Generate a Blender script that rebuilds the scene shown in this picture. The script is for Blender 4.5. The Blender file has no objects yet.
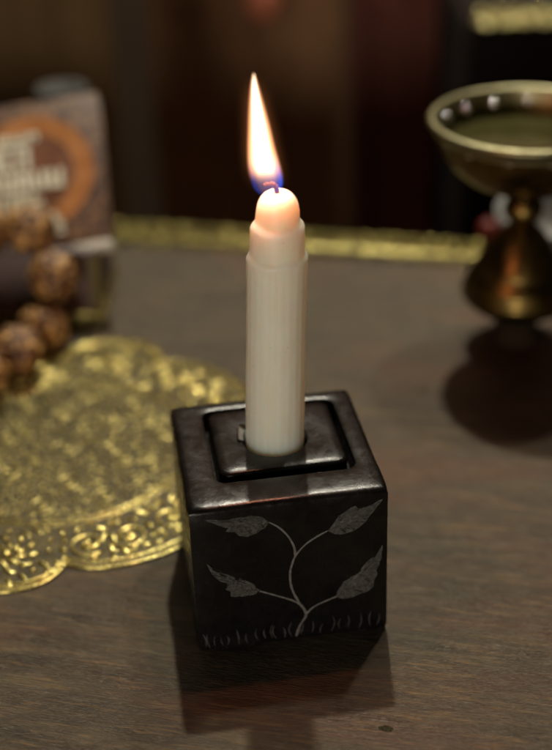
import bpy, bmesh, math, random
from mathutils import Vector, Matrix, noise
random.seed(7)
PI = math.pi
U = 0.01                                   # shapes are written in centimetres
sc = bpy.context.scene
COL = sc.collection

# ------------------------------------------------------------------ helpers
def V(*a): return Vector(a)

def obj(name, bm, m, parent=None, loc=(0, 0, 0), sharp=32, smooth=True, label=None):
    bmesh.ops.recalc_face_normals(bm, faces=bm.faces)
    for v in bm.verts: v.co *= U
    for f in bm.faces: f.smooth = smooth
    if smooth and sharp:
        lim = math.radians(sharp)
        for e in bm.edges:
            if len(e.link_faces) == 2 and e.calc_face_angle(0) > lim: e.smooth = False
    me = bpy.data.meshes.new(name); bm.to_mesh(me); bm.free()
    o = bpy.data.objects.new(name, me); COL.objects.link(o)
    if m: me.materials.append(m)
    o.location = Vector(loc) * U
    if parent: o.parent = parent
    if label: o['label'] = label
    return o

def tag(o, label, cat=None, group=None, kind=None):
    if label: o['label'] = label
    if cat: o['category'] = cat
    if group: o['group'] = group
    if kind: o['kind'] = kind
    return o

def thing(name, label, cat, loc=(0, 0, 0), rz=0, group=None):
    o = bpy.data.objects.new(name, None); COL.objects.link(o)
    o.empty_display_size = .01
    o.location = Vector(loc) * U; o.rotation_euler = (0, 0, rz)
    return tag(o, label, cat, group)

def loft(bm, rings, cap0=True, cap1=True, closed=True):
    vs = [[bm.verts.new(p) for p in r] for r in rings]
    n = len(rings[0])
    for a, b in zip(vs, vs[1:]):
        for i in range(n if closed else n - 1):
            j = (i + 1) % n
            bm.faces.new((a[i], a[j], b[j], b[i]))
    if cap0: bm.faces.new(vs[0][::-1])
    if cap1: bm.faces.new(vs[-1])
    return vs

def circ(r, z, n=64, c=(0, 0), fl=0, k=0):
    out = []
    for i in range(n):
        a = 2 * PI * i / n
        rr = r + (fl * math.cos(a * k) if fl else 0)
        out.append((c[0] + rr * math.cos(a), c[1] + rr * math.sin(a), z))
    return out

def rrect(x0, x1, y0, y1, z, r=.2, n=96, wob=0):
    """rounded rectangle whose points line up by angle with circ()"""
    cx, cy = (x0 + x1) / 2, (y0 + y1) / 2
    hx, hy = (x1 - x0) / 2, (y1 - y0) / 2
    out = []
    for i in range(n):
        a = 2 * PI * i / n
        dx, dy = math.cos(a), math.sin(a)
        # square map, points per side even
        t = ((i + n // 8) % n) / n * 4
        s = int(t); f = t - s
        f2 = math.tan((f - .5) * PI / 2)
        if s == 0: p = (1, f2)
        elif s == 1: p = (-f2, 1)
        elif s == 2: p = (-1, -f2)
        else: p = (f2, -1)
        x, y = p[0] * hx, p[1] * hy
        # round the corner
        ex, ey = abs(x) - (hx - r), abs(y) - (hy - r)
        if ex > 0 and ey > 0:
            d = math.hypot(ex, ey)
            k = r / d if d > r else 1
            x = math.copysign(hx - r + ex * k, x); y = math.copysign(hy - r + ey * k, y)
        if wob:
            w = noise.noise(Vector((x * .7, y * .7, z * .4 + 3))) * wob
            x *= 1 + w / hx; y *= 1 + w / hy
        out.append((cx + x, cy + y, z))
    return out

def tube(bm, pts, rad, n=8, flat=1.0, caps=True):
    """tapered tube through pts; rad a number or list; flat scales its height"""
    pts = [Vector(p) for p in pts]
    rings = []
    m = len(pts)
    up = Vector((0, 0, 1))
    prev = None
    for i, p in enumerate(pts):
        d = (pts[min(i + 1, m - 1)] - pts[max(i - 1, 0)])
        if d.length < 1e-9: d = Vector((1, 0, 0))
        d.normalize()
        s = d.cross(up)
        if s.length < .05: s = prev if prev is not None else d.cross(Vector((0, 1, 0)))
        s.normalize(); prev = s
        t = s.cross(d).normalized()
        r = rad[i] if isinstance(rad, (list, tuple)) else rad
        rings.append([p + s * r * math.cos(2 * PI * k / n) + t * r * flat * math.sin(2 * PI * k / n) for k in range(n)])
    loft(bm, rings, caps, caps)

def bez(pts, n=8):
    """Catmull-Rom through 2-D or 3-D points"""
    P = [Vector(p) if len(p) == 3 else Vector((p[0], p[1], 0)) for p in pts]
    P = [P[0] * 2 - P[1]] + P + [P[-1] * 2 - P[-2]]
    out = []
    for i in range(1, len(P) - 2):
        for k in range(n):
            t = k / n
            a, b, c, d = P[i - 1], P[i], P[i + 1], P[i + 2]
            out.append(.5 * ((2 * b) + (c - a) * t + (2 * a - 5 * b + 4 * c - d) * t * t + (3 * b - a - 3 * c + d) * t ** 3))
    out.append(P[-2])
    return out

def blob(bm, c, r, sx=1, sy=1, sz=1, seg=10, rings=6, rz=0):
    M = Matrix.Translation(c) @ Matrix.Rotation(rz, 4, 'Z') @ Matrix.Diagonal((sx * r, sy * r, sz * r, 1))
    rg = []
    for j in range(1, rings):
        t = PI * j / rings
        rg.append([M @ Vector((math.sin(t) * math.cos(2 * PI * i / seg), math.sin(t) * math.sin(2 * PI * i / seg), math.cos(t))) for i in range(seg)])
    vs = loft(bm, rg, False, False)
    for row, z in ((vs[0], 1), (vs[-1], -1)):
        p = bm.verts.new(M @ Vector((0, 0, z)))
        for i in range(seg): bm.faces.new((row[i], row[(i + 1) % seg], p))

def box(bm, x0, x1, y0, y1, z0, z1):
    vs = [bm.verts.new(p) for p in ((x0, y0, z0), (x1, y0, z0), (x1, y1, z0), (x0, y1, z0), (x0, y0, z1), (x1, y0, z1), (x1, y1, z1), (x0, y1, z1))]
    for q in ((0, 3, 2, 1), (4, 5, 6, 7), (0, 1, 5, 4), (1, 2, 6, 5), (2, 3, 7, 6), (3, 0, 4, 7)):
        bm.faces.new([vs[i] for i in q])

def bevel(bm, w, seg=2):
    bmesh.ops.bevel(bm, geom=bm.edges[:], offset=w, segments=seg, affect='EDGES', profile=.5)

def lathe(bm, prof, n=72, c=(0, 0), cap0=True, cap1=True):
    loft(bm, [circ(r, z, n, c) for r, z in prof], cap0, cap1)

# ------------------------------------------------------------------ materials
class N:
    def __init__(s, name):
        s.m = bpy.data.materials.new(name); s.m.use_nodes = True
        s.t = s.m.node_tree; s.t.nodes.clear()
        s.out = s.new('ShaderNodeOutputMaterial')
    def new(s, k, **kw):
        n = s.t.nodes.new(k)
        for a, b in kw.items(): setattr(n, a, b)
        return n
    def link(s, a, b): s.t.links.new(a, b)
    def coord(s, scale=(1, 1, 1), rot=(0, 0, 0)):
        tc = s.new('ShaderNodeTexCoord'); mp = s.new('ShaderNodeMapping')
        mp.inputs['Scale'].default_value = [v * 100 for v in scale]
        mp.inputs['Rotation'].default_value = rot
        s.link(tc.outputs['Object'], mp.inputs['Vector']); return mp.outputs[0]
    def noise(s, vec, scale, detail=4, rough=.5, dist=0):
        n = s.new('ShaderNodeTexNoise'); n.inputs['Scale'].default_value = scale
        n.inputs['Detail'].default_value = detail; n.inputs['Roughness'].default_value = rough
        n.inputs['Distortion'].default_value = dist
        if vec is not None: s.link(vec, n.inputs['Vector'])
        return n.outputs['Fac']
    def ramp(s, fac, stops):
        r = s.new('ShaderNodeValToRGB'); e = r.color_ramp.elements
        while len(e) < len(stops): e.new(.5)
        for el, (p, c) in zip(e, stops):
            el.position = p; el.color = (c, c, c, 1) if isinstance(c, (int, float)) else (*c, 1)
        s.link(fac, r.inputs[0]); return r.outputs[0]
    def mix(s, fac, a, b, mode='MIX'):
        n = s.new('ShaderNodeMix', data_type='RGBA', blend_type=mode)
        for inp, v in ((n.inputs['Factor'], fac), (n.inputs[6], a), (n.inputs[7], b)):
            if isinstance(v, (int, float)): inp.default_value = v if inp.type == 'VALUE' else (v, v, v, 1)
            elif isinstance(v, tuple): inp.default_value = (*v, 1)
            else: s.link(v, inp)
        return n.outputs[2]
    def math(s, op, a, b=None, c=None, clamp=False):
        n = s.new('ShaderNodeMath', operation=op); n.use_clamp = clamp
        for i, v in enumerate((a, b, c)):
            if v is None: continue
            if isinstance(v, (int, float)): n.inputs[i].default_value = v
            else: s.link(v, n.inputs[i])
        return n.outputs[0]
    def bsdf(s, **kw):
        b = s.new('ShaderNodeBsdfPrincipled')
        for k, v in kw.items():
            i = b.inputs[k.replace('_', ' ')]
            if isinstance(v, (int, float)): i.default_value = v
            elif isinstance(v, tuple): i.default_value = (*v, 1) if i.type == 'RGBA' else v
            else: s.link(v, i)
        s.link(b.outputs[0], s.out.inputs[0]); return b
    def bump(s, b, h, strength=.3, dist=.001):
        n = s.new('ShaderNodeBump'); n.inputs['Strength'].default_value = strength
        n.inputs['Distance'].default_value = dist; s.link(h, n.inputs['Height'])
        s.link(n.outputs[0], b.inputs['Normal'])

GRAIN = math.radians(-12.7)                # boards run along the table's back edge

def m_wood():
    n = N('worn_table_wood')
    rot = (0, 0, -GRAIN)
    big = n.noise(n.coord((.07, .22, 1), rot), 1, 5, .55, .6)
    mid = n.noise(n.coord((.25, 1.6, 1), rot), 1, 6, .62, .4)
    fine = n.noise(n.coord((.9, 11, 1), rot), 1, 5, .7, .2)
    pores = n.noise(n.coord((3.5, 26, 1), rot), 1, 2, .6)
    scuff = n.noise(n.coord((1.3, 3.4, 1), rot), 1, 9, .74, .0)
    base = n.ramp(mid, [(.34, (.008, .005, .003)), (.5, (.032, .020, .010)), (.66, (.105, .074, .032))])
    red = n.ramp(big, [(.47, 0.0), (.62, 1.0)])
    base = n.mix(n.math('MULTIPLY', red, .75), base, (.10, .026, .010))
    ochre = n.ramp(n.noise(n.coord((.45, 6.0, 1), rot), 1, 5, .7, .3), [(.53, 0.0), (.66, 1.0)])
    base = n.mix(n.math('MULTIPLY', ochre, .6), base, (.24, .13, .040))
    base = n.mix(n.ramp(fine, [(.40, .75), (.58, 0.0)]), base, (.022, .014, .009))
    base = n.mix(n.ramp(n.noise(n.coord((5, 34, 1), rot), 1, 3, .7), [(.58, 0.0), (.70, .45)]), base, (.26, .19, .10))
    base = n.mix(n.math('MULTIPLY', n.ramp(scuff, [(.5, 0.0), (.72, 1.0)]), .42), base, (.15, .13, .095))
    ro = n.ramp(n.math('ADD', n.math('MULTIPLY', mid, .5), n.math('MULTIPLY', n.noise(n.coord((.16, .5, 1), rot), 1, 5, .6), .5)), [(.38, .38), (.60, .66)])
    b = n.bsdf(Base_Color=base, Roughness=ro, Specular_IOR_Level=.9, Specular_Tint=(1.0, .93, .78))
    h = n.math('ADD', n.math('MULTIPLY', fine, .9), n.math('MULTIPLY', pores, 1.1))
    h = n.math('ADD', h, n.math('MULTIPLY', scuff, .25))
    n.bump(b, h, .9, .0006)
    return n.m

def m_stone():
    n = N('black_polished_soapstone')
    co = n.coord()
    cl = n.noise(co, .75, 6, .62, .6)
    sm = n.noise(co, 3.2, 7, .7, .5)
    dust = n.noise(co, 14, 3, .7)
    base = n.ramp(cl, [(.35, (.0025, .0022, .0022)), (.7, (.008, .007, .006))])
    base = n.mix(n.ramp(dust, [(.66, 0.0), (.76, .35)]), base, (.14, .12, .08))
    ro = n.ramp(n.noise(co, 1.5, 7, .72, .6), [(.32, .17), (.68, .36)])
    b = n.bsdf(Base_Color=base, Roughness=ro, Specular_IOR_Level=.34)
    n.bump(b, n.math('ADD', sm, n.math('MULTIPLY', cl, 1.4)), .22, .0004)
    return n.m

def m_simple(name, c, rough=.5, metal=0, c2=None, sc_=1.5, bump=0, spec=.5, bd=.0006, sheen=0):
    n = N(name)
    f = n.noise(n.coord(), sc_, 5, .62, .3)
    col = n.ramp(f, [(.35, c), (.68, c2 or c)])
    ro = n.ramp(f, [(.3, max(.03, rough - .08)), (.7, min(1, rough + .08))])
    b = n.bsdf(Base_Color=col, Roughness=ro, Metallic=metal, Specular_IOR_Level=spec)
    if sheen: b.inputs['Sheen Weight'].default_value = sheen
    if bump: n.bump(b, f, bump, bd)
    return n.m

def m_wax():
    n = N('ivory_candle_wax')
    co = n.coord((1, 1, .35))
    f = n.noise(co, 2.6, 5, .6, .2)
    col = n.ramp(f, [(.35, (.88, .83, .69)), (.7, (.92, .88, .76))])
    sp = n.noise(n.coord(), 11, 2, .5)
    col = n.mix(n.ramp(sp, [(.735, 0.0), (.78, .6)]), col, (.35, .30, .22))
    b = n.bsdf(Base_Color=col, Roughness=.42, Subsurface_Weight=1.0, Subsurface_Scale=.019,
               Subsurface_Radius=(1.0, .55, .38), Specular_IOR_Level=.4)
    n.bump(b, n.noise(n.coord((1, 1, .3)), 5, 4, .6), .25, .0004)
    return n.m

def m_ground():
    """carved line: pale grey powdery stone"""
    n = N('engraved_grey_stone')
    f = n.noise(n.coord(), 9, 4, .7)
    col = n.ramp(f, [(.3, (.07, .065, .062)), (.7, (.23, .215, .20))])
    b = n.bsdf(Base_Color=col, Roughness=.8, Specular_IOR_Level=.2)
    n.bump(b, f, .5, .0004)
    return n.m

M = dict(
    wood=m_wood(), stone=m_stone(), wax=m_wax(), carve=m_ground(),
    grass=m_simple('faint_engraved_stone', (.020, .019, .018), .7, 0, (.065, .061, .057), 6),
    steel=m_simple('bright_tin', (.75, .75, .78), .18, 1, (.55, .55, .58), 4),
    gold=m_simple('bright_embossed_brass', (.90, .77, .26), .27, 1, (.62, .52, .17), 2.2, .4),
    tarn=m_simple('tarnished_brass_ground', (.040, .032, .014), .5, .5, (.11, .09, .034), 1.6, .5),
    field=m_simple('dull_embossed_brass', (.42, .36, .13), .34, 1, (.70, .60, .22), 1.2, .4),
    braid=m_simple('gold_thread', (.10, .085, .026), .24, .8, (.56, .48, .16), 1.7, .6),
    bronze=m_simple('aged_bronze', (.10, .068, .022), .34, 1, (.21, .145, .045), 1.1, .3),
    rim=m_simple('worn_pale_brass_rim', (.34, .32, .19), .42, 1, (.27, .25, .14), 1.5, .2),
    bowl_in=m_simple('brass_bowl_interior', (.085, .080, .035), .42, 1, (.15, .14, .055), 1.2, .3),
    wine=m_simple('dark_drink', (.055, .05, .018), .16, 0, (.085, .075, .025), .5, 0),
    glint_ball=m_simple('polished_glint_ball', (.9, .9, .85), .17, 1),
    bead=None, cord=m_simple('dark_red_cord', (.06, .012, .008), .8, 0, (.1, .02, .01)),
    dcloth=m_simple('dark_cloth', (.012, .008, .007), .9, 0, (.022, .015, .012), .3, 0, .1),
    ivory=m_simple('cream_print', (.74, .72, .55), .5, 0, (.82, .80, .64), 1.2),
    paper=m_simple('page_edge', (.55, .52, .45), .6, 0, (.68, .65, .57), 3),
    porc=m_simple('grey_white_ceramic', (.30, .30, .29), .3, 0, (.36, .36, .35), .8),
    redg=m_simple('red_glaze', (.14, .012, .007), .5, 0, (.2, .018, .01), 1),
    urn=m_simple('dark_grey_pottery', (.030, .028, .026), .8, 0, (.05, .047, .042), .6),
)

def m_bead():
    n = N('rough_brown_seed')
    f = n.noise(n.coord(), 2.6, 6, .7, .4)
    col = n.ramp(f, [(.40, (.020, .006, .002)), (.50, (.17, .062, .016)), (.60, (.85, .50, .16))])
    b = n.bsdf(Base_Color=col, Roughness=.42, Specular_IOR_Level=.6)
    n.bump(b, f, .6, .0015); return n.m
M['bead'] = m_bead()

def m_print():
    """dark patterned cover: small brown and plum weave"""
    n = N('patterned_cover_print')
    v = n.new('ShaderNodeTexVoronoi'); v.inputs['Scale'].default_value = 3.0
    n.link(n.coord(), v.inputs['Vector'])
    f = n.noise(n.coord(), .8, 3, .6)
    c = n.ramp(v.outputs['Distance'], [(.15, (.34, .19, .10)), (.5, (.15, .085, .05)), (.8, (.06, .036, .025))])
    c = n.mix(n.ramp(f, [(.4, 0.0), (.65, .6)]), c, (.10, .06, .055))
    n.bsdf(Base_Color=c, Roughness=.5); return n.m
M['print'] = m_print()
M['plum'] = m_simple('plum_grey_card', (.075, .045, .040), .55, 0, (.13, .085, .075), .5)
M['orange'] = m_simple('orange_print', (.36, .135, .035), .5, 0, (.52, .22, .07), .9)

# ------------------------------------------------------------------ table
table = thing('wooden_table', 'worn dark brown wooden table top with scuffed varnish under the black candle holder', 'table', (0, 0, -3), GRAIN)
def T(x, y):                               # world -> table frame
    c, s = math.cos(-GRAIN), math.sin(-GRAIN)
    return (x * c - y * s, x * s + y * c)
back = T(0, 28.4)[1]
bm = bmesh.new(); box(bm, -70, 70, -45, back, 0, 3); bevel(bm, .12, 2)
obj('tabletop', bm, M['wood'], table)
bm = bmesh.new(); box(bm, -66, 66, -41, back - 4, -9, -.004); bevel(bm, .2, 1)
obj('apron', bm, M['wood'], table)
for sx in (-63, 63):
    for y in (-38, back - 7):
        bm = bmesh.new(); loft(bm, [rrect(sx - r, sx + r, y - r, y + r, z, .4, 32) for z, r in ((-69, 1.7), (-40, 2.4), (-9.01, 3))])
        obj('leg', bm, M['wood'], table)
# a dark knot in the boards, bottom right
bm = bmesh.new()
kx, ky = T(2.98, -6.86)
rg = []
for rr, z in ((.15, 3.003), (.10, 3.008), (.05, 3.006)):
    rg.append([(kx + rr * 1.5 * math.cos(a) * (1 + .35 * noise.noise(Vector((math.cos(a) * 1.7, math.sin(a) * 1.7, rr)))),
                ky + rr * .8 * math.sin(a) * (1 + .35 * noise.noise(Vector((math.sin(a) * 1.7, math.cos(a) * 1.7, 4)))), z) for a in [2 * PI * i / 26 for i in range(26)]])
loft(bm, rg, False, True)
obj('knot', bm, m_simple('dark_knot', (.006, .006, .004), .9, 0, (.10, .09, .05), 22, .8, .0), table)

# ------------------------------------------------------------------ candle holder
YAW = .14064
H = 5.42
holder = thing('candle_holder', 'black polished stone cube candle holder with a carved leafy vine', 'candle holder', (0, 0, 0), YAW)
bm = bmesh.new()
n = 96
A = (-3.0, 3.0, -3.0, 3.0)
R0 = (-2.0, 2.31, -1.72, 2.44)            # recess outline in the top
def ins(q, d): return (q[0] + d, q[1] - d, q[2] + d, q[3] - d)
W = .035
rings = [rrect(*ins(A, .07), .0, .10, n, W), rrect(*ins(A, .02), .05, .10, n, W), rrect(*A, .2, .09, n, W)]
for k in range(1, 10): rings.append(rrect(*A, .2 + (H - .4) * k / 9, .09, n, W))
rings += [rrect(*ins(A, .035), H - .10, .15, n, W), rrect(*ins(A, .10), H - .045, .2, n, W), rrect(*ins(A, .22), H - .020, .22, n, W), rrect(*ins(A, .42), H - .002, .25, n, W)]
rings += [rrect(*ins(R0, -.35), H - .005, .3, n), rrect(*ins(R0, -.1), H - .01, .34, n), rrect(*ins(R0, -.02), H - .035, .34, n), rrect(*R0, H - .1, .33, n), rrect(*R0, H - .62, .33, n)]
loft(bm, rings)
obj('body', bm, M['stone'], holder, sharp=50)
# inner plate with the round socket
AX = (.11, .34)                            # candle axis where it enters, holder frame
P0 = (-1.84, 2.13, -1.36, 2.28)
bm = bmesh.new()
rings = [rrect(*P0, H - .60, .3, n), rrect(*P0, H - .10, .3, n), rrect(*ins(P0, .03), H - .035, .3, n), rrect(*ins(P0, .10), H + .005, .3, n), rrect(*ins(P0, .3), H + .03, .3, n)]
rings += [circ(1.25, H + .035, n, AX), circ(1.05, H + .01, n, AX), circ(1.0, H - .07, n, AX), circ(.99, H - .45, n, AX)]
loft(bm, rings)
obj('inner_plate', bm, M['stone'], holder, sharp=50)
# bright tin lip peeping out at the left of the socket
bm = bmesh.new()
rg = []
for i in range(9):
    a = math.radians(136 + i * 5.5)
    r = 1.0 + .0
    hgt = .26 * math.sin(PI * (i + .5) / 9) + .04
    c, s = math.cos(a), math.sin(a)
    rg.append([(AX[0] + (r + d) * c, AX[1] + (r + d) * s, H + z) for d, z in ((-.03, -.1), (.02, -.1), (.05, hgt * .5), (.19, hgt), (.15, hgt + .03), (.0, hgt * .5))])
loft(bm, rg)
obj('tin_lip', bm, M['steel'], holder)

# carving on the front face: thin raised-edge incisions
FY = -3.0
def face_y(u, z): # front face position, follows the slight waviness of the body
    w = noise.noise(Vector((u * .7, -3 * .7, (max(.2, min(z, 5.2))) * .4 + 3))) * W
    return -3.0 * (1 + w / 3)
def ribbon(bm, pts, wid, off=.006, depth=.012):
    pts = bez(pts, 7)
    m = len(pts); rings = []
    for i, p in enumerate(pts):
        d = (pts[min(i + 1, m - 1)] - pts[max(i - 1, 0)]).normalized()
        s = Vector((-d.y, d.x, 0))
        t = i / (m - 1)
        w = wid(t) if callable(wid) else wid
        w *= 1 + .35 * noise.noise(Vector((p.x * 4, p.y * 4, 1)))
        a, b = p + s * w, p - s * w
        ya, yb, yc = face_y(a.x, a.y), face_y(b.x, b.y), face_y(p.x, p.y)
        rings.append([(a.x, ya + .03, a.y), (a.x, ya - off * .3, a.y), (p.x, yc - off - depth * .4, p.y), (b.x, yb - off * .3, b.y), (b.x, yb + .03, b.y)])
    loft(bm, rings)
def leaf(bm, out, off=.012):
    P = [Vector((x, z, 0)) for x, z in out]
    c = sum(P, Vector()) / len(P)
    rings = []
    for k, s in enumerate((1.0, 1.0, .7, .35)):
        rr = []
        for i, p in enumerate(P):
            q = c + (p - c) * s
            hh = off * (-1.5 if k == 0 else .4 + .6 * (1 - s) + (.5 * ((i % 2) * 2 - 1) * s if k else 0))
            rr.append((q.x, face_y(q.x, q.y) - max(hh, .003) if k else face_y(q.x, q.y) + .03, q.y))
        rings.append(rr)
    loft(bm, rings, True, True)
def serrate(out, tip_i, amp=.045, n=3):
    """ragged edge between the traced points"""
    P = out + [out[0]]; res = []
    for a, b in zip(P, P[1:]):
        L = math.hypot(b[0] - a[0], b[1] - a[1])
        m = max(1, int(L / .13))
        for k in range(m):
            t = k / m
            nx, ny = -(b[1] - a[1]) / L, (b[0] - a[0]) / L
            o = amp * random.uniform(-.5, .6) if k else 0
            res.append((a[0] + (b[0] - a[0]) * t + nx * o, a[1] + (b[1] - a[1]) * t + ny * o))
    return res
stem = [(0.08, 0.16), (0.21, 0.56), (0.42, 1.0), (0.21, 1.48), (0.0, 2.06), (-0.05, 2.59), (0.01, 2.98), (0.15, 3.35), (0.45, 3.7), (0.77, 3.92), (1.13, 4.11)]
b1 = [(0.13, 3.32), (0.1, 3.67), (-0.07, 4.09), (-0.33, 4.44), (-0.62, 4.68)]
b2 = [(0.42, 1.0), (0.31, 1.3), (0.01, 1.6), (-0.5, 1.88), (-1.0, 2.14)]
b3 = [(0.42, 1.0), (0.66, 1.24), (0.99, 1.4), (1.39, 1.55)]
LEAF = dict(
 TL=([(-0.62, 4.68), (-0.81, 4.89), (-1.14, 5.0), (-1.51, 4.99), (-1.94, 4.96), (-2.55, 5.08), (-2.14, 4.82), (-1.84, 4.67), (-1.93, 4.55), (-1.66, 4.5), (-1.54, 4.33), (-1.3, 4.25), (-0.98, 4.34), (-0.75, 4.5)], 5),
 TR=([(1.13, 4.11), (1.35, 4.42), (1.47, 4.63), (1.73, 4.8), (1.98, 4.92), (2.07, 4.8), (2.40, 4.85), (2.82, 5.04), (2.55, 4.63), (2.42, 4.49), (2.3, 4.28), (2.11, 4.12), (1.92, 3.99), (1.6, 3.92), (1.34, 3.96)], 7),
 LL=([(-1.0, 2.18), (-1.18, 2.46), (-1.43, 2.64), (-1.68, 2.70), (-2.05, 2.85), (-2.32, 3.11), (-2.55, 3.46), (-2.42, 3.04), (-2.19, 2.73), (-1.88, 2.52), (-2.05, 2.39), (-1.83, 2.26), (-1.9, 2.11), (-1.52, 2.01), (-1.13, 2.05)], 6),
 LR=([(1.36, 1.54), (1.45, 1.83), (1.59, 2.08), (1.85, 2.25), (2.3, 2.46), (2.63, 2.89), (2.82, 3.34), (2.8, 2.86), (2.63, 2.41), (2.67, 2.24), (2.57, 2.01), (2.54, 1.76), (2.31, 1.59), (1.91, 1.45), (1.58, 1.42)], 6))
bm = bmesh.new()
ribbon(bm, stem, lambda t: .038 * (1 - .25 * t))
for b in (b1, b2, b3): ribbon(bm, b, lambda t: .034 * (1 - .2 * t))
obj('carved_stem', bm, M['carve'], holder, sharp=60)
for k, (o, ti) in LEAF.items():
    bm = bmesh.new(); leaf(bm, serrate(o, ti))
    lf = obj('carved_leaf', bm, m_simple('leaf_hatching', (.030, .028, .026), .8, 0, (.115, .108, .10), 7, .6, .2, .0006), holder, sharp=20)
    # veins: brighter scratches running from base to the rim
    bm = bmesh.new(); base = Vector((*o[0], 0)); tip = Vector((*o[ti], 0))
    for q in range(34):
        a = random.random()
        p = o[random.randrange(1, len(o))]; p2 = o[min(len(o) - 1, o.index(p) + 1)]
        e = Vector((p[0] + (p2[0] - p[0]) * a, p[1] + (p2[1] - p[1]) * a, 0))
        s0 = base.lerp(tip, random.uniform(0, .55))
        s1 = s0.lerp(e, random.uniform(.75, 1.0)); s0 = s0.lerp(e, random.uniform(0.05, .45))
        if (s1 - s0).length < .08: continue
        md = (s0 + s1) / 2 + Vector((random.uniform(-.03, .03), random.uniform(-.03, .03), 0))
        ribbon(bm, [s0[:2], md[:2], s1[:2]], lambda t, w=random.uniform(.010, .022): w * (1 - .8 * t), .026, .01)
    obj('leaf_vein', bm, M['carve'], lf, sharp=60)['kind'] = 'stuff'
bm = bmesh.new()
x = -2.75
rg = random.Random(5)
while x < 2.8:
    left = x < .1
    h = rg.uniform(.32, .62); lean = (-1 if left else 1) * rg.uniform(-.02, .10); bend = rg.uniform(.02, .09) * (1 if left else -1) * (1 if rg.random() < .75 else -.6)
    z0 = .16 + rg.uniform(-.03, .08)
    ribbon(bm, [(x, z0), (x + lean * .5 - bend, z0 + h * .5), (x + lean, z0 + h)], lambda t, w=rg.uniform(.012, .024): w * math.sin(PI * (t * .9 + .06)) + .003, .003, .006)
    x += rg.choice((.12, .17, .22, .26, .36))
obj('carved_grass', bm, M['grass'], holder, sharp=60)

# ------------------------------------------------------------------ candle
candle = thing('candle', 'lit white fluted candle standing in the black cube holder', 'candle', (.06, .35, H - .43))
TILT = .040
def cz(z, extra=0): return (TILT * (z - H) , 0)
bm = bmesh.new()
def cr(r, z, fl=.0):
    c = cz(z); out = []
    for i in range(144):
        a = 2 * PI * i / 144
        rr = r + fl * (abs(math.cos(a * 11)) - .5) + .026 * noise.noise(Vector((math.cos(a) * 1.5, math.sin(a) * 1.5, z * .35))) + .010 * noise.noise(Vector((math.cos(a) * 4, math.sin(a) * 4, z * 1.6)))
        wv = .06 * noise.noise(Vector((math.cos(a) * 1.3 + 5, math.sin(a) * 1.3, 0))) if 11.4 < z < 13.0 else 0
        out.append((c[0] + rr * math.cos(a), c[1] + rr * math.sin(a), z + wv - (H - .43)))
    return out
prof = [(.80, H - .42, 0), (.86, H - .36, .01), (.90, H - .2, .012)]
for k in range(26): prof.append((.905 - .022 * k / 25, H + .02 + 6.05 * k / 25, .020))
prof += [(.882, 11.54, .012), (.895, 11.62, .01), (.893, 11.70, .0), (.865, 11.77, 0), (.825, 11.81, 0), (.812, 11.89, 0)]
for k in range(6): prof.append((.808 - .004 * k, 11.96 + .115 * k, 0))
prof += [(.790, 12.62, 0), (.765, 12.70, 0), (.72, 12.76, 0), (.672, 12.80, 0), (.648, 12.85, 0), (.640, 12.93, 0),
         (.632, 13.06, 0), (.618, 13.19, 0), (.592, 13.32, 0), (.55, 13.44, 0), (.49, 13.55, 0), (.41, 13.64, 0), (.32, 13.695, 0), (.24, 13.72, 0), (.17, 13.71, 0), (.10, 13.69, 0), (.04, 13.685, 0)]
loft(bm, [cr(r, z, f) for r, z, f in prof])
wax = obj('wax_body', bm, M['wax'], candle, sharp=0)
def L(x, y, z): return (x - .06, y - .35, z - (H - .43))
# wick
n_ = N('charred_wick')
tc = n_.coord(); f = n_.noise(tc, 12, 4, .7)
b_ = n_.bsdf(Base_Color=n_.ramp(f, [(.3, (.012, .006, .004)), (.7, (.13, .06, .04))]), Roughness=.8)
b_.inputs['Emission Color'].default_value = (1, .22, .10, 1); b_.inputs['Emission Strength'].default_value = .04
bm = bmesh.new()
wp = bez([L(.38, .35, 13.64), L(.37, .34, 13.80), L(.33, .32, 13.90), L(.25, .30, 13.985), L(.17, .29, 13.97), L(.10, .29, 13.99), L(.02, .29, 13.94)], 6)
tube(bm, wp, [.085 - .04 * i / (len(wp) - 1) + .012 * math.sin(i * 1.7) for i in range(len(wp))], 8)
obj('wick', bm, n_.m, candle)

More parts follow.
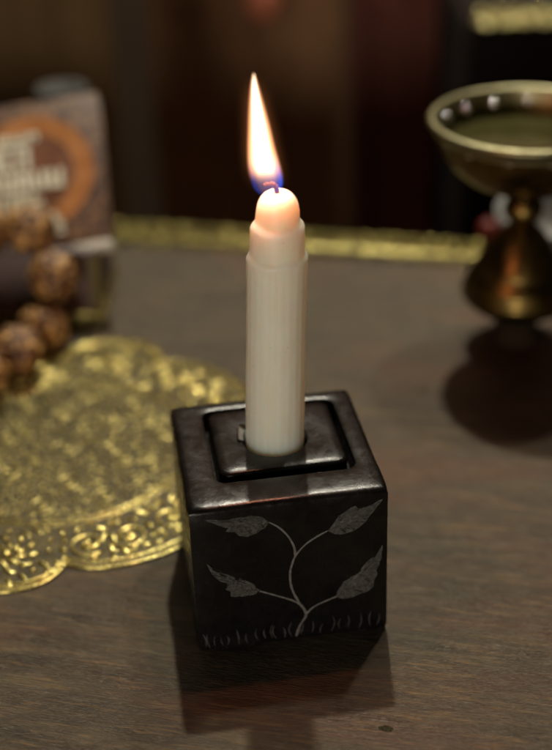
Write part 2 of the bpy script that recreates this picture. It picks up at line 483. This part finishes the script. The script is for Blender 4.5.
# flame: glowing gas plus a lens-bloom glow, both emitted by the volume in a closed envelope
FZ0, FZ1 = 13.70, 17.18
FL = [  # z, centre x, half width (cm)
 (13.70, .095, .20), (13.80, .120, .31), (13.92, .125, .375), (14.08, .110, .40), (14.32, .072, .395), (14.64, .024, .368), (15.05, -.020, .325),
 (15.6, -.055, .268), (16.1, -.092, .208), (16.5, -.120, .152), (16.85, -.138, .096), (17.05, -.142, .054), (17.18, -.142, .02)]
def m_flame():
    n = N('candle_flame_gas_bloom')
    tc = n.new('ShaderNodeTexCoord'); sp = n.new('ShaderNodeSeparateXYZ'); n.link(tc.outputs['Object'], sp.inputs[0])
    x = n.math('MULTIPLY', sp.outputs[0], 100); y = n.math('MULTIPLY', sp.outputs[1], 100); z = n.math('MULTIPLY', sp.outputs[2], 100)
    # t runs -0.1 .. 1.1 over the flame
    t = n.math('DIVIDE', n.math('SUBTRACT', z, FZ0 - (H - .43)), FZ1 - FZ0, clamp=True)
    def curve(vals):
        c = n.new('ShaderNodeFloatCurve'); n.link(t, c.inputs['Value'])
        cv = c.mapping.curves[0]; c.mapping.use_clip = False
        pts = [((a - FZ0) / (FZ1 - FZ0), v) for a, v in vals]
        cv.points[0].location = pts[0]; cv.points[1].location = pts[-1]
        for p in pts[1:-1]: cv.points.new(*p)
        c.mapping.update(); return c.outputs[0]
    cx = n.math('SUBTRACT', curve([(a, b + .5) for a, b, c in FL]), .5 + .06)
    R = n.math('MAXIMUM', curve([(a, c) for a, b, c in FL]), .006)
    dx = n.math('SUBTRACT', x, cx); dy = y
    d = n.math('SQRT', n.math('ADD', n.math('MULTIPLY', dx, dx), n.math('MULTIPLY', dy, dy)))
    q = n.math('DIVIDE', d, R)
    def ss(v, a, b, ta=0., tb=1.):
        m = n.new('ShaderNodeMapRange', interpolation_type='SMOOTHSTEP')
        n.link(v, m.inputs[0]); m.inputs[1].default_value = a; m.inputs[2].default_value = b
        m.inputs[3].default_value = ta; m.inputs[4].default_value = tb; return m.outputs[0]
    above = ss(z, FZ1 - (H - .43) - .04, FZ1 - (H - .43) + .01, 1, 0)
    below = ss(z, FZ0 - (H - .43) - .02, FZ0 - (H - .43) + .03, 0, 1)
    zone = n.math('MULTIPLY', above, below)
    core = n.math('MULTIPLY', ss(q, .45, 1.03, 1, 0), ss(n.math('ADD', t, n.math('MULTIPLY', q, .06)), .08, .36, 0, 1))
    core = n.math('MULTIPLY', core, zone)
    core = n.math('ADD', n.math('MULTIPLY', n.math('POWER', core, 3.0), .96), n.math('MULTIPLY', core, .04))
    mant = n.math('MULTIPLY', n.math('MULTIPLY', ss(q, .95, 1.32, 1, 0), zone), ss(t, .10, .30, 0, 1))
    shell = n.math('MULTIPLY', n.math('MULTIPLY', ss(q, .78, 1.0, 0, 1), ss(q, 1.02, 1.22, 1, 0)), n.math('MULTIPLY', ss(t, .12, .36, 1, 0), zone))
    shell = n.math('MULTIPLY', shell, ss(dx, -.32, .22, .38, 1.15))
    dusk = n.math('MULTIPLY', n.math('MULTIPLY', ss(q, .6, .95, 1, 0), zone), ss(t, .10, .26, 1, 0))
    lens_bloom = n.math('POWER', 2.718, n.math('MULTIPLY', n.math('MAXIMUM', n.math('SUBTRACT', d, R), 0), -5.0))  # lens bloom built as weak emission around the flame
    lens_bloom = n.math('MULTIPLY', lens_bloom, ss(n.math('SUBTRACT', d, R), 0, .46, 1, 0))
    lens_bloom = n.math('MULTIPLY', lens_bloom, n.math('MULTIPLY', ss(t, .0, .4, 0, 1), ss(z, FZ1 - (H - .43) - .9, FZ1 - (H - .43) + .1, 1, 0)))
    prev = None
    for fac, col, st in ((core, (1.0, .78, .50), 2600), (mant, (1.0, .40, .18), 420), (shell, (.05, .15, 1.0), 125), (dusk, (1.0, .46, .30), 26), (lens_bloom, (1.0, .33, .10), 18)):
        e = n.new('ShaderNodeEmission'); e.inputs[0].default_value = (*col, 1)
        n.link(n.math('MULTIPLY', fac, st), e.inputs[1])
        if prev is None: prev = e.outputs[0]
        else:
            a = n.new('ShaderNodeAddShader'); n.link(prev, a.inputs[0]); n.link(e.outputs[0], a.inputs[1]); prev = a.outputs[0]
    n.link(prev, n.out.inputs['Volume'])
    return n.m
bm = bmesh.new()
rings = []
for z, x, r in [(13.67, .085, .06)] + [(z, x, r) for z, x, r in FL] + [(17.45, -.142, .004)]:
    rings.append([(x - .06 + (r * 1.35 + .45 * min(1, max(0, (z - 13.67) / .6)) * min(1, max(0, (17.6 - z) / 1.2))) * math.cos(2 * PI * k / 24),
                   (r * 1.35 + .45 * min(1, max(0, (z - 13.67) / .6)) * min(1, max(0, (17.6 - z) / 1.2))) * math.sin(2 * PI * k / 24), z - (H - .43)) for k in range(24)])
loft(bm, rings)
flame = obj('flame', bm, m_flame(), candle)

# ------------------------------------------------------------------ embossed brass mat
CX, CY = -8.2, 8.5
mat = thing('embossed_brass_mat', 'flat scalloped brass mat embossed with scrollwork, left of the candle holder', 'mat', (CX, CY, 0), math.radians(80))
def outline(a, k=1.0):
    """scalloped radius: four narrow lobes at 0,90.. and four wide arcs between"""
    a = a % (PI / 2)
    w = math.radians(17)
    if a < w or a > PI / 2 - w:
        d = a if a < w else PI / 2 - a
        r = 7.25 + 1.55 * math.sqrt(max(0, 1 - (d / w) ** 2)) ** 1.1
    else:
        d = (a - PI / 4) / (PI / 4 - w)
        r = 7.25 + .95 * math.sqrt(max(0, 1 - d * d)) ** 1.2
    return r * k
NO = 480
def oring(off, z, k=1.0): return [((outline(a) * k + off) * math.cos(a), (outline(a) * k + off) * math.sin(a), z) for a in [2 * PI * i / NO for i in range(NO)]]
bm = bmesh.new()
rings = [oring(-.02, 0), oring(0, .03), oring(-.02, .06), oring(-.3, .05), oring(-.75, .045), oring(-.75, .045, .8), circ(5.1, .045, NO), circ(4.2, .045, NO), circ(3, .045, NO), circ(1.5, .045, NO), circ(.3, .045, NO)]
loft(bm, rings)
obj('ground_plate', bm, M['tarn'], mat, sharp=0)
def loop(bm, pts, r, n=6, flat=1.0):
    pts = [Vector(p) for p in pts]; tube(bm, pts + [pts[0]], r, n, flat)
bm = bmesh.new()
loop(bm, oring(-.05, .05), .055)
loop(bm, oring(-.42, .05), .05)
acc = 0; pts = [Vector(p) for p in oring(-.235, .05)]
for a, b in zip(pts, pts[1:] + pts[:1]):
    acc += (b - a).length
    if acc > .11:
        acc = 0
        blob(bm, a, .10, .45, 1.05, .7, 6, 4, math.atan2((b - a).y, (b - a).x) + .25)
for R_ in (5.08, 4.84): loop(bm, circ(R_, .04, 200), .038)
for i in range(130):
    a = 2 * PI * i / 130
    blob(bm, (4.96 * math.cos(a), 4.96 * math.sin(a), .05), .055, 1, 1, .8, 6, 4)
obj('rim', bm, M['gold'], mat, sharp=0)

def stroke(bm, p0, ang, length, curl, r0, z=.075, tail=.3):
    """comma-shaped raised stroke"""
    pts = []; p = Vector((p0[0], p0[1], z)); a = ang; m = 10
    rad = []
    for i in range(m):
        t = i / (m - 1)
        pts.append(p.copy()); rad.append(r0 * (math.sin(PI * (t * .78 + .18)) ** .7) * (1 - (1 - tail) * t))
        p = p + Vector((math.cos(a), math.sin(a), 0)) * length / (m - 1); a += curl / (m - 1)
    tube(bm, pts, rad, 8, 1.0)
def spiral(bm, c, r, a0, turns, rad, sgn=1, z=.06):
    pts = []; rr = []; m = int(30 * turns)
    for i in range(m + 1):
        t = i / m
        q = r * (1 - t) ** .85 + .09
        a = a0 + sgn * turns * 2 * PI * t
        pts.append((c[0] + q * math.cos(a), c[1] + q * math.sin(a), z)); rr.append(rad * (.75 + .45 * t))
    tube(bm, pts, rr, 7, .9)
    blob(bm, (c[0], c[1], z), rad * 1.7, 1, 1, .9, 8, 5)
rnd = random.Random(3)
def fill(bm, placed, tries, rmin, rmax, gap, ln, rad, margin=.62):
    """leaf strokes wherever there is still room, turning with their neighbours"""
    for q in range(tries):
        a = rnd.uniform(0, 2 * PI); r = math.sqrt(rnd.uniform(rmin * rmin, rmax * rmax))
        if r > outline(a) - margin: continue
        p = (r * math.cos(a), r * math.sin(a))
        if any((p[0] - b[0]) ** 2 + (p[1] - b[1]) ** 2 < (gap if len(b) < 3 else b[2]) ** 2 for b in placed): continue
        placed.append(p)
        sg = 1 if math.sin(a * 8 + r * 2) > 0 else -1
        if rnd.random() < .22: blob(bm, (*p, .06), rad * 1.25, 1, 1, .9, 8, 6)
        else: stroke(bm, p, a + PI / 2 + sg * rnd.uniform(-.3, 1.4), rnd.uniform(.75, 1.2) * ln, sg * rnd.uniform(1.2, 2.6), rad * rnd.uniform(.8, 1.15))
bm = bmesh.new(); placed = []
for q in range(4):
    A0 = q * PI / 2
    c = (6.75 * math.cos(A0), 6.75 * math.sin(A0)); placed.append((*c, 1.25))
    blob(bm, (*c, .06), .20, 1, 1, .7, 10, 6)
    for k in range(10):
        a = A0 + 2 * PI * k / 10
        stroke(bm, (c[0] + .32 * math.cos(a), c[1] + .32 * math.sin(a)), a + .1, .52, 1.4, .10)
        stroke(bm, (c[0] + .78 * math.cos(a + .3), c[1] + .78 * math.sin(a + .3)), a + .5, .55, 1.7, .105)
    # running C-scrolls along every wide arc, mirrored about its middle
    for s_ in (-1, 1):
        for j, off in enumerate((7.5, 20.5)):
            a = A0 + PI / 4 + s_ * math.radians(off)
            sg = s_ * (1 if j % 2 else -1)
            rc = 6.32 + (.10 if j else .22)
            cc = (rc * math.cos(a), rc * math.sin(a)); placed.append((*cc, .78))
            spiral(bm, cc, .60, a + PI / 2 * s_ + j * 2.2, 1.45, .085, sg)
            for k in range(8):
                b = 2 * PI * k / 8 + rnd.uniform(-.12, .12)
                px, py = cc[0] + .80 * math.cos(b), cc[1] + .80 * math.sin(b)
                rr = math.hypot(px, py)
                if 5.3 < rr < outline(math.atan2(py, px)) - .6:
                    stroke(bm, (px, py), b + sg * .8, .52, sg * 1.7, .10); placed.append((px, py))
fill(bm, placed, 7000, 5.3, 8.2, .38, .66, .082)
obj('scrollwork', bm, M['gold'], mat, sharp=0)
bm = bmesh.new(); placed = []
for ring_r, cnt, rr in ((3.85, 10, .46), (2.45, 6, .46), (.0, 1, .62)):
    for k in range(cnt):
        a = 2 * PI * k / cnt + ring_r
        cc = (ring_r * math.cos(a), ring_r * math.sin(a)); placed.append((*cc, rr + .14))
        spiral(bm, cc, rr, a, 1.5, .05, 1 if k % 2 else -1)
fill(bm, placed, 12000, 0, 4.7, .235, .34, .056, 0)
obj('centre_relief', bm, M['field'], mat, sharp=0)

# ------------------------------------------------------------------ goblet
goblet = thing('brass_goblet', 'aged bronze goblet with a wide shallow bowl on a bulbous stem', 'goblet', (10.75, 16.2, 0))
bm = bmesh.new()
lathe(bm, [(.5, 1.20), (1.2, 1.28), (1.6, 1.52), (2.12, 1.8), (2.38, 2.1), (2.46, 2.32),
           (2.42, 2.56), (2.32, 2.66), (2.34, 2.76), (2.26, 3.0), (2.05, 3.3), (1.9, 3.5), (1.88, 3.58), (1.76, 3.84), (1.48, 4.3), (1.2, 4.72), (.92, 5.08), (.66, 5.32), (.46, 5.42),
           (.40, 5.5)])
obj('stem', bm, M['bronze'], goblet, sharp=0)
bm = bmesh.new(); lathe(bm, [(.2, .0), (1.1, .0), (1.16, .06), (1.12, .14), (1.0, .3), (.92, .6), (.95, .9), (1.05, 1.1), (1.18, 1.24), (.6, 1.26)])
obj('foot', bm, m_simple('shaded_bronze', (.02, .014, .008), .85, 0, (.03, .02, .01), 1, 0, .1), goblet, sharp=0)  # shade on the foot is put into its dark matte colour
bm = bmesh.new()
lathe(bm, [(.3, 5.48), (.46, 5.52), (.74, 5.74), (.84, 6.08), (.76, 6.42), (.54, 6.64), (.44, 6.72), (.56, 6.80), (.56, 6.88), (.4, 6.93)])
obj('knob', bm, M['bronze'], goblet, sharp=0)
bm = bmesh.new()
lathe(bm, [(.3, 6.93), (.8, 6.98), (1.6, 7.16), (2.4, 7.54), (3.05, 8.08), (3.48, 8.68), (3.72, 9.3), (3.84, 9.88)], cap1=False)
obj('bowl', bm, M['bronze'], goblet, sharp=0)
bm = bmesh.new()
lathe(bm, [(3.60, 9.5), (3.70, 9.86), (3.70, 9.95), (3.74, 10.05), (3.86, 10.12), (4.02, 10.10), (4.12, 10.0), (4.10, 9.88), (3.93, 9.84), (3.88, 9.5)], cap0=False, cap1=False)
obj('rim', bm, M['rim'], goblet, sharp=0)
bm = bmesh.new()
lathe(bm, [(3.72, 9.9), (3.62, 9.3), (3.33, 8.72), (2.9, 8.2), (2.3, 7.72), (1.4, 7.38), (.1, 7.28)], cap0=False)
obj('bowl_lining', bm, M['bowl_in'], goblet, sharp=0)
bm = bmesh.new(); lathe(bm, [(3.46, 8.96), (3.44, 8.985), (.05, 8.98)], cap0=False)
obj('drink', bm, M['wine'], goblet, sharp=0)
for k in range(15):  # added polished balls that stand in for the highlight discs inside the bowl
    a = 2 * PI * k / 15 + .12 + random.uniform(-.04, .04)
    bm = bmesh.new(); blob(bm, (0, 0, 0), .22, 1, 1, 1, 24, 14)
    obj('glint_ball', bm, M['glint_ball'], goblet, (3.62 * math.cos(a), 3.62 * math.sin(a), 9.5), sharp=0)

# ------------------------------------------------------------------ gold braid along the table's back edge
def braid(name, length, depth, label, cat, loc, rz, mat_, parent=None, vertical=False, rng=5, step=1.05):
    bm = bmesh.new()
    r = random.Random(rng)
    box(bm, -length / 2, length / 2, depth * .25, depth, .0, .06); bevel(bm, .02, 1)
    x = -length / 2 + .4
    while x < length / 2 - .4:
        blob(bm, (x + r.uniform(-.08, .08), depth * .82, .12), .34 * step * r.uniform(.8, 1.15), 1.05, .8, .8, 14, 8)
        blob(bm, (x + step * .5, depth * .52, .10), .24 * r.uniform(.8, 1.2), 1.2, .8, .8, 12, 8)
        # scallop with a small drop at the front edge
        blob(bm, (x, depth * .18, .08), .32 * step * r.uniform(.85, 1.15), 1.0, .95, .7, 14, 8)
        tube(bm, [(x - step * .5, depth * .3, .12), (x - step * .3, -.05, .1), (x, -.32, .1), (x + step * .3, -.05, .1), (x + step * .5, depth * .3, .12)], .085, 6)
        x += step
    if vertical:
        for v in bm.verts: v.co = Vector((v.co.x, -v.co.z, v.co.y))
    if parent is None:
        o = obj(name, bm, mat_, None, loc, sharp=0); o.rotation_euler = (0, 0, rz); return tag(o, label, cat)
    o = obj(name, bm, mat_, parent, loc, sharp=0); return o
ex, ey = 0, 28.35 - 3.1
braid('gold_braid', 62, 2.6, 'scalloped gold braid trim lying along the back edge of the table', 'trim', (0, 25.95, .0), GRAIN, M['braid'], step=.82)

# ------------------------------------------------------------------ seed-bead string and the boxes behind it
small = thing('card_box', 'low plum-grey card box with gilded foot, under the patterned book', 'box', (-10.9, 21.2, 0), math.radians(-2))
bm = bmesh.new(); box(bm, -3.4, 3.3, -2.0, 2.6, .55, 3.55); bevel(bm, .08, 2); obj('body', bm, M['plum'], small)
bm = bmesh.new(); box(bm, -3.55, 3.45, -2.15, 2.75, 0, .548); bevel(bm, .1, 2); obj('gilded_base', bm, M['braid'], small)
bm = bmesh.new(); box(bm, 2.92, 3.36, -2.06, -1.6, .60, 3.3); bevel(bm, .05, 1); obj('gilded_corner', bm, m_simple('dull_gilt', (.14, .11, .035), .5, .5), small)

# book leaning back: local frame x along its foot, z up the cover
book = thing('patterned_book', 'leaning book with an orange ring and cream lettering on its dark patterned cover', 'book', (-7.0, 19.4, 3.57))
book.rotation_euler = (math.radians(-46), math.radians(-6.5), math.radians(1))
bm = bmesh.new(); box(bm, -7.2, -.1, .22, .7, .1, 7.7); bevel(bm, .03, 1); obj('pages', bm, M['paper'], book)
bm = bmesh.new(); box(bm, -7.2, 0, 0, .2, .45, 7.8); bevel(bm, .05, 2); obj('front_cover', bm, M['print'], book)
bm = bmesh.new(); box(bm, -7.2, 0, .72, .9, 0, 7.8); bevel(bm, .05, 2); obj('back_cover', bm, M['print'], book)
bm = bmesh.new(); box(bm, -1.75, .06, -.06, .6, .0, .42); bevel(bm, .09, 2); obj('corner_guard', bm, M['paper'], book)
bm = bmesh.new()
rc = (-3.3, 4.15)
loft(bm, [[(rc[0] + r * math.cos(a), y, rc[1] + r * math.sin(a)) for a in [2 * PI * i / 64 for i in range(64)]] for r, y in ((1.95, -.005), (1.95, -.035), (2.85, -.035), (2.85, -.005))], False, False)
obj('orange_ring', bm, M['orange'], book)
bm = bmesh.new()
loft(bm, [[(rc[0] + r * math.cos(a), y, rc[1] + r * math.sin(a)) for a in [2 * PI * i / 48 for i in range(48)]] for r, y in ((1.8, -.005), (1.8, -.02))], False, True)
obj('ring_centre', bm, m_simple('rust_print', (.16, .06, .03), .5, 0, (.24, .10, .045), 1.1), book)
# four rows of blocky cream lettering, too blurred in the photograph to read
rl = random.Random(11)
bm = bmesh.new()
for z0, z1, xr in ((5.75, 6.15, -2.2), (4.35, 5.6, -2.9), (3.3, 4.2, -1.75), (2.25, 3.15, -2.3), (1.3, 2.1, -2.0)):
    x = -6.9
    while x < xr - .2:
        w = rl.uniform(.5, .75)
        if x + w > xr: break
        k = rl.randrange(4)
        h = z1 - z0; s = min(.24, h * .4)
        bars = [(x, x + s, z0, z1)]
        if k in (0, 2): bars.append((x + w - s, x + w, z0, z1))
        if k in (0, 1): bars.append((x + s + .001, x + w - (s + .001 if k == 0 else 0), z1 - s, z1))
        if k in (1, 2, 3): bars.append((x + s + .001, x + w - (s + .001 if k == 2 else 0), z0, z0 + s))
        if k == 3: bars.append((x + s + .001, x + w * .85, z0 + h * .5 - s / 2, z0 + h * .5 + s / 2))
        for b in bars: box(bm, b[0], b[1], -.085, -.04, b[2], b[3])
        x += w + .1
obj('cream_lettering', bm, M['ivory'], book, smooth=False)
bm = bmesh.new(); box(bm, -7.0, -2.05, -.08, -.04, 1.0, 1.18); obj('cream_rule', bm, M['ivory'], book, smooth=False)

beads = thing('bead_string', 'string of large rough brown seed beads draped over the card box onto the mat', 'beads', (-10.3, 16.0, 0))
bp = [(-11.9, 12.3, 1.30), (-10.75, 14.25, 1.28), (-9.95, 16.7, 1.12), (-9.5, 17.85, 3.00), (-10.5, 19.35, 4.62), (-12.6, 19.4, 4.6), (-13.4, 13.3, 1.12), (-13.6, 17.6, 1.12)]
src = None
def bead_mesh():
    bm = bmesh.new(); bmesh.ops.create_icosphere(bm, subdivisions=5, radius=1.08)
    for v in bm.verts:
        p = v.co.normalized()
        d = .12 * noise.noise(p * 4.2) + .11 * abs(noise.noise(p * 7.5 + Vector((3, 1, 2)))) + .03 * noise.noise(p * 17)
        a = math.atan2(p.y, p.x)
        d -= .07 * max(0, 1 - abs(math.sin(a * 2.5)) * 7) * (1 - abs(p.z) ** 3)
        v.co = p * (1.08 + d); v.co.z *= .94
    return bm
for i, p in enumerate(bp):
    if src is None:
        src = o = obj('bead', bead_mesh(), M['bead'], beads, sharp=0)
    else:
        o = src.copy(); COL.objects.link(o); o.parent = beads
    o.location = (Vector(p) - Vector((-10.3, 16.0, 0))) * U
    o.rotation_euler = (random.uniform(0, 6), random.uniform(0, 6), random.uniform(0, 6))
bm = bmesh.new()
order = [7, 6, 0, 1, 2, 3, 4, 5]
tube(bm, [Vector(p) - Vector((-10.3, 16, 0)) for p in bez([bp[i] for i in order], 8)], .09, 6)
obj('cord', bm, M['cord'], beads, sharp=0)

urn = thing('grey_urn', 'small dark grey pottery urn standing behind the leaning book', 'urn', (-9.7, 27.4, 0))
bm = bmesh.new()
lathe(bm, [(.8, 0), (1.1, .1), (1.5, 1.3), (1.75, 3.1), (1.8, 4.9), (1.5, 6.3), (1.15, 7.1), (1.1, 7.6), (1.2, 8.2)], cap1=False)
obj('body', bm, M['urn'], urn, sharp=0)
bm = bmesh.new(); lathe(bm, [(1.05, 8.2), (1.25, 8.22), (1.35, 8.35), (1.25, 8.5), (1.05, 8.5), (.8, 8.2)], cap0=False)
obj('lip', bm, M['urn'], urn, sharp=0)

# pale bowl and a red bead behind the goblet
wb = thing('white_bowl', 'small grey-white ceramic bowl half hidden behind the goblet', 'bowl', (14.2, 22.3, 0))
bm = bmesh.new(); lathe(bm, [(1.2, 0), (1.3, .35), (1.25, .4)]); obj('foot', bm, M['porc'], wb)
bm = bmesh.new(); lathe(bm, [(1.2, .402), (2.1, .7), (2.9, 1.5), (3.3, 2.6), (3.42, 3.35), (3.3, 3.38), (3.1, 2.6), (2.7, 1.7), (1.9, 1.0), (.2, .75)]); obj('bowl', bm, M['porc'], wb, sharp=0)
bm = bmesh.new(); blob(bm, (0, 0, .55), .55, 1, 1, 1, 20, 12)
blob(bm, (0, 0, 1.08), .12, 1, 1, 1, 8, 6)
rb = obj('red_berry', bm, M['redg'], None, (11.2, 26.3, .12), sharp=0); tag(rb, 'small dark red berry lying on the gold trim behind the goblet', 'berry')

# ------------------------------------------------------------------ the dim room behind
def plane_struct(name, pts, m):
    bm = bmesh.new(); bm.faces.new([bm.verts.new(p) for p in pts]); return tag(obj(name, bm, m, None), None, kind='structure')
plane_struct('floor', [(-200, -120, -72), (200, -120, -72), (200, 170, -72), (-200, 170, -72)], m_simple('dark_floor', (.02, .014, .011), .6, 0, (.03, .02, .015), .05))
plane_struct('wall', [(-200, 130, -72), (200, 130, -72), (200, 130, 200), (-200, 130, 200)], m_simple('dim_brown_wall', (.05, .028, .015), .9, 0, (.06, .036, .02), .03))

def curtain(name, x0, x1, y, z0, z1, col, label, folds, amp, loc0=0):
    bm = bmesh.new(); m = 120; nz = 8
    r = random.Random(folds)
    ph = r.uniform(0, 6)
    def yy(x, z): return amp * math.sin(ph + x * folds) * (.75 + .3 * math.sin(x * .31 + ph)) + .3 * amp * math.sin(x * folds * 2.3 + z * .05)
    F = []; B = []
    for i in range(m + 1):
        x = x0 + (x1 - x0) * i / m
        F.append([bm.verts.new((x, y + yy(x, z0 + (z1 - z0) * k / nz), z0 + (z1 - z0) * k / nz)) for k in range(nz + 1)])
        B.append([bm.verts.new((x, y + .3 + yy(x, z0 + (z1 - z0) * k / nz), z0 + (z1 - z0) * k / nz)) for k in range(nz + 1)])
    for i in range(m):
        for k in range(nz):
            bm.faces.new((F[i][k], F[i + 1][k], F[i + 1][k + 1], F[i][k + 1])); bm.faces.new((B[i][k], B[i][k + 1], B[i + 1][k + 1], B[i + 1][k]))
        bm.faces.new((F[i][0], B[i][0], B[i + 1][0], F[i + 1][0])); bm.faces.new((F[i][nz], F[i + 1][nz], B[i + 1][nz], B[i][nz]))
    for i in (0, m):
        for k in range(nz): bm.faces.new((F[i][k], F[i][k + 1], B[i][k + 1], B[i][k]))
    return tag(obj(name, bm, m_simple(name + '_cloth', col, .9, 0, tuple(c * 1.3 for c in col), .35, 0, .1), None, sharp=0), label, 'curtain')
curtain('curtain', -8.4, 6.2, 62, -72, 40, (.30, .165, .085), 'plain dark brown curtain hanging behind the candle flame', .9, .7)
curtain('curtain', 6.6, 34, 64, -72, 40, (.20, .075, .055), 'dark maroon curtain hanging behind the goblet', .7, .7)
curtain('curtain', -44, -11.6, 66, -72, 40, (.17, .105, .048), 'dark olive brown curtain at the far left behind the book', .6, .8)
# side table with the second strip of braid, top right
st = thing('side_table', 'dark draped side table edged with gold braid, far behind the goblet', 'side table', (24.6, 56.0, -71.7), 0)
bm = bmesh.new(); loft(bm, [rrect(-12 + d, 12 - d, -8.2 + d, 8 - d, z, 1.0, 64) for z, d in ((0, 0), (40, .3), (76.2, .5), (76.6, .7), (76.7, 1.2))])
obj('drape', bm, M['dcloth'], st)
br = braid('gold_braid', 21.5, 2.9, None, None, (0, -8.3, 76.71), 0, m_simple('bright_gold_braid', (.60, .52, .22), .25, .8, (.95, .85, .42), 1.7, .4), st, False, 9, 1.25)
# hanging orange-red pompom, top centre
pp = thing('pompom', 'blurred orange red pompom hanging in front of the brown curtain', 'ornament', (.2, 58.5, 3.0))
bm = bmesh.new(); bmesh.ops.create_icosphere(bm, subdivisions=4, radius=1.35)
for v in bm.verts:
    p = v.co.normalized(); v.co = p * (1.35 + .25 * noise.noise(p * 7)) + Vector((0, 0, 1.35))
obj('tuft', bm, m_simple('orange_red_wool', (.55, .17, .10), .9, 0, (.75, .28, .16), 2, .8, .1), pp, sharp=0)
bm = bmesh.new(); tube(bm, [(0, 0, 2.6), (.1, 1.5, 20), (0, 2.6, 37)], .08, 6); obj('string', bm, M['cord'], pp)

# ------------------------------------------------------------------ light
w = bpy.data.worlds.new('World'); sc.world = w; w.use_nodes = True
bg = w.node_tree.nodes['Background']; bg.inputs[0].default_value = (1.0, .80, .58, 1); bg.inputs[1].default_value = .02

def lamp(name, kind, loc, power, color, size, target=None, **kw):
    l = bpy.data.lights.new(name, kind); l.energy = power; l.color = color
    if kind == 'AREA': l.shape = kw.get('shape', 'DISK'); l.size = size
    else: l.shadow_soft_size = size
    o = bpy.data.objects.new(name, l); COL.objects.link(o); o.location = Vector(loc) * U
    if target is not None:
        o.rotation_euler = (Vector(target) * U - Vector(loc) * U).to_track_quat('-Z', 'Y').to_euler()
    return o
lamp('ceiling_lamp', 'POINT', (4, 78, 128), 54, (1.0, .93, .76), .022)
lamp('ceiling_lamp', 'POINT', (38, 66, 128), 18, (1.0, .90, .72), .03)
lamp('front_fill', 'AREA', (-36, -160, 14), 10, (1.0, .88, .74), .45, (0, 5, 5))  # added low fill from the camera side, standing in for room bounce
lamp('back_fill', 'AREA', (10, 122, 165), 6, (1.0, .95, .82), 1.0, (0, 0, 0))  # added soft light from behind for the table's sheen, no actual window
lamp('flame_light', 'POINT', (.0, .35, 15.5), .14, (1.0, .35, .20), .0022)

# ------------------------------------------------------------------ camera
cam = bpy.data.cameras.new('camera'); co = bpy.data.objects.new('camera', cam); COL.objects.link(co)
fw = Vector((0, .86417, -.50320)); dn = Vector((-.03597124, -.50287436, -.8636107)); rt = dn.cross(fw).normalized()
Mx = Matrix((( rt.x, -dn.x, -fw.x, 0), (rt.y, -dn.y, -fw.y, 0), (rt.z, -dn.z, -fw.z, 0), (0, 0, 0, 1)))
co.matrix_world = Matrix.Translation(Vector((.16471, -34.13884, 27.80695)) * U) @ Mx
cam.sensor_fit = 'VERTICAL'; cam.sensor_height = 36; cam.sensor_width = 26.5
cam.lens = 1303.795 / 750 * 36
cam.clip_start = .01; cam.clip_end = 20
cam.dof.use_dof = True; cam.dof.focus_distance = .388; cam.dof.aperture_fstop = 4.9
sc.camera = co

sc.view_settings.view_transform = 'Standard'; sc.view_settings.look = 'None'
sc.view_settings.exposure = 0; sc.view_settings.gamma = 1; sc.view_settings.use_curve_mapping = False
sc.cycles.volume_step_rate = .5
sc.cycles.max_bounces = 8; sc.cycles.sample_clamp_indirect = 6
sc.cycles.use_denoising = True
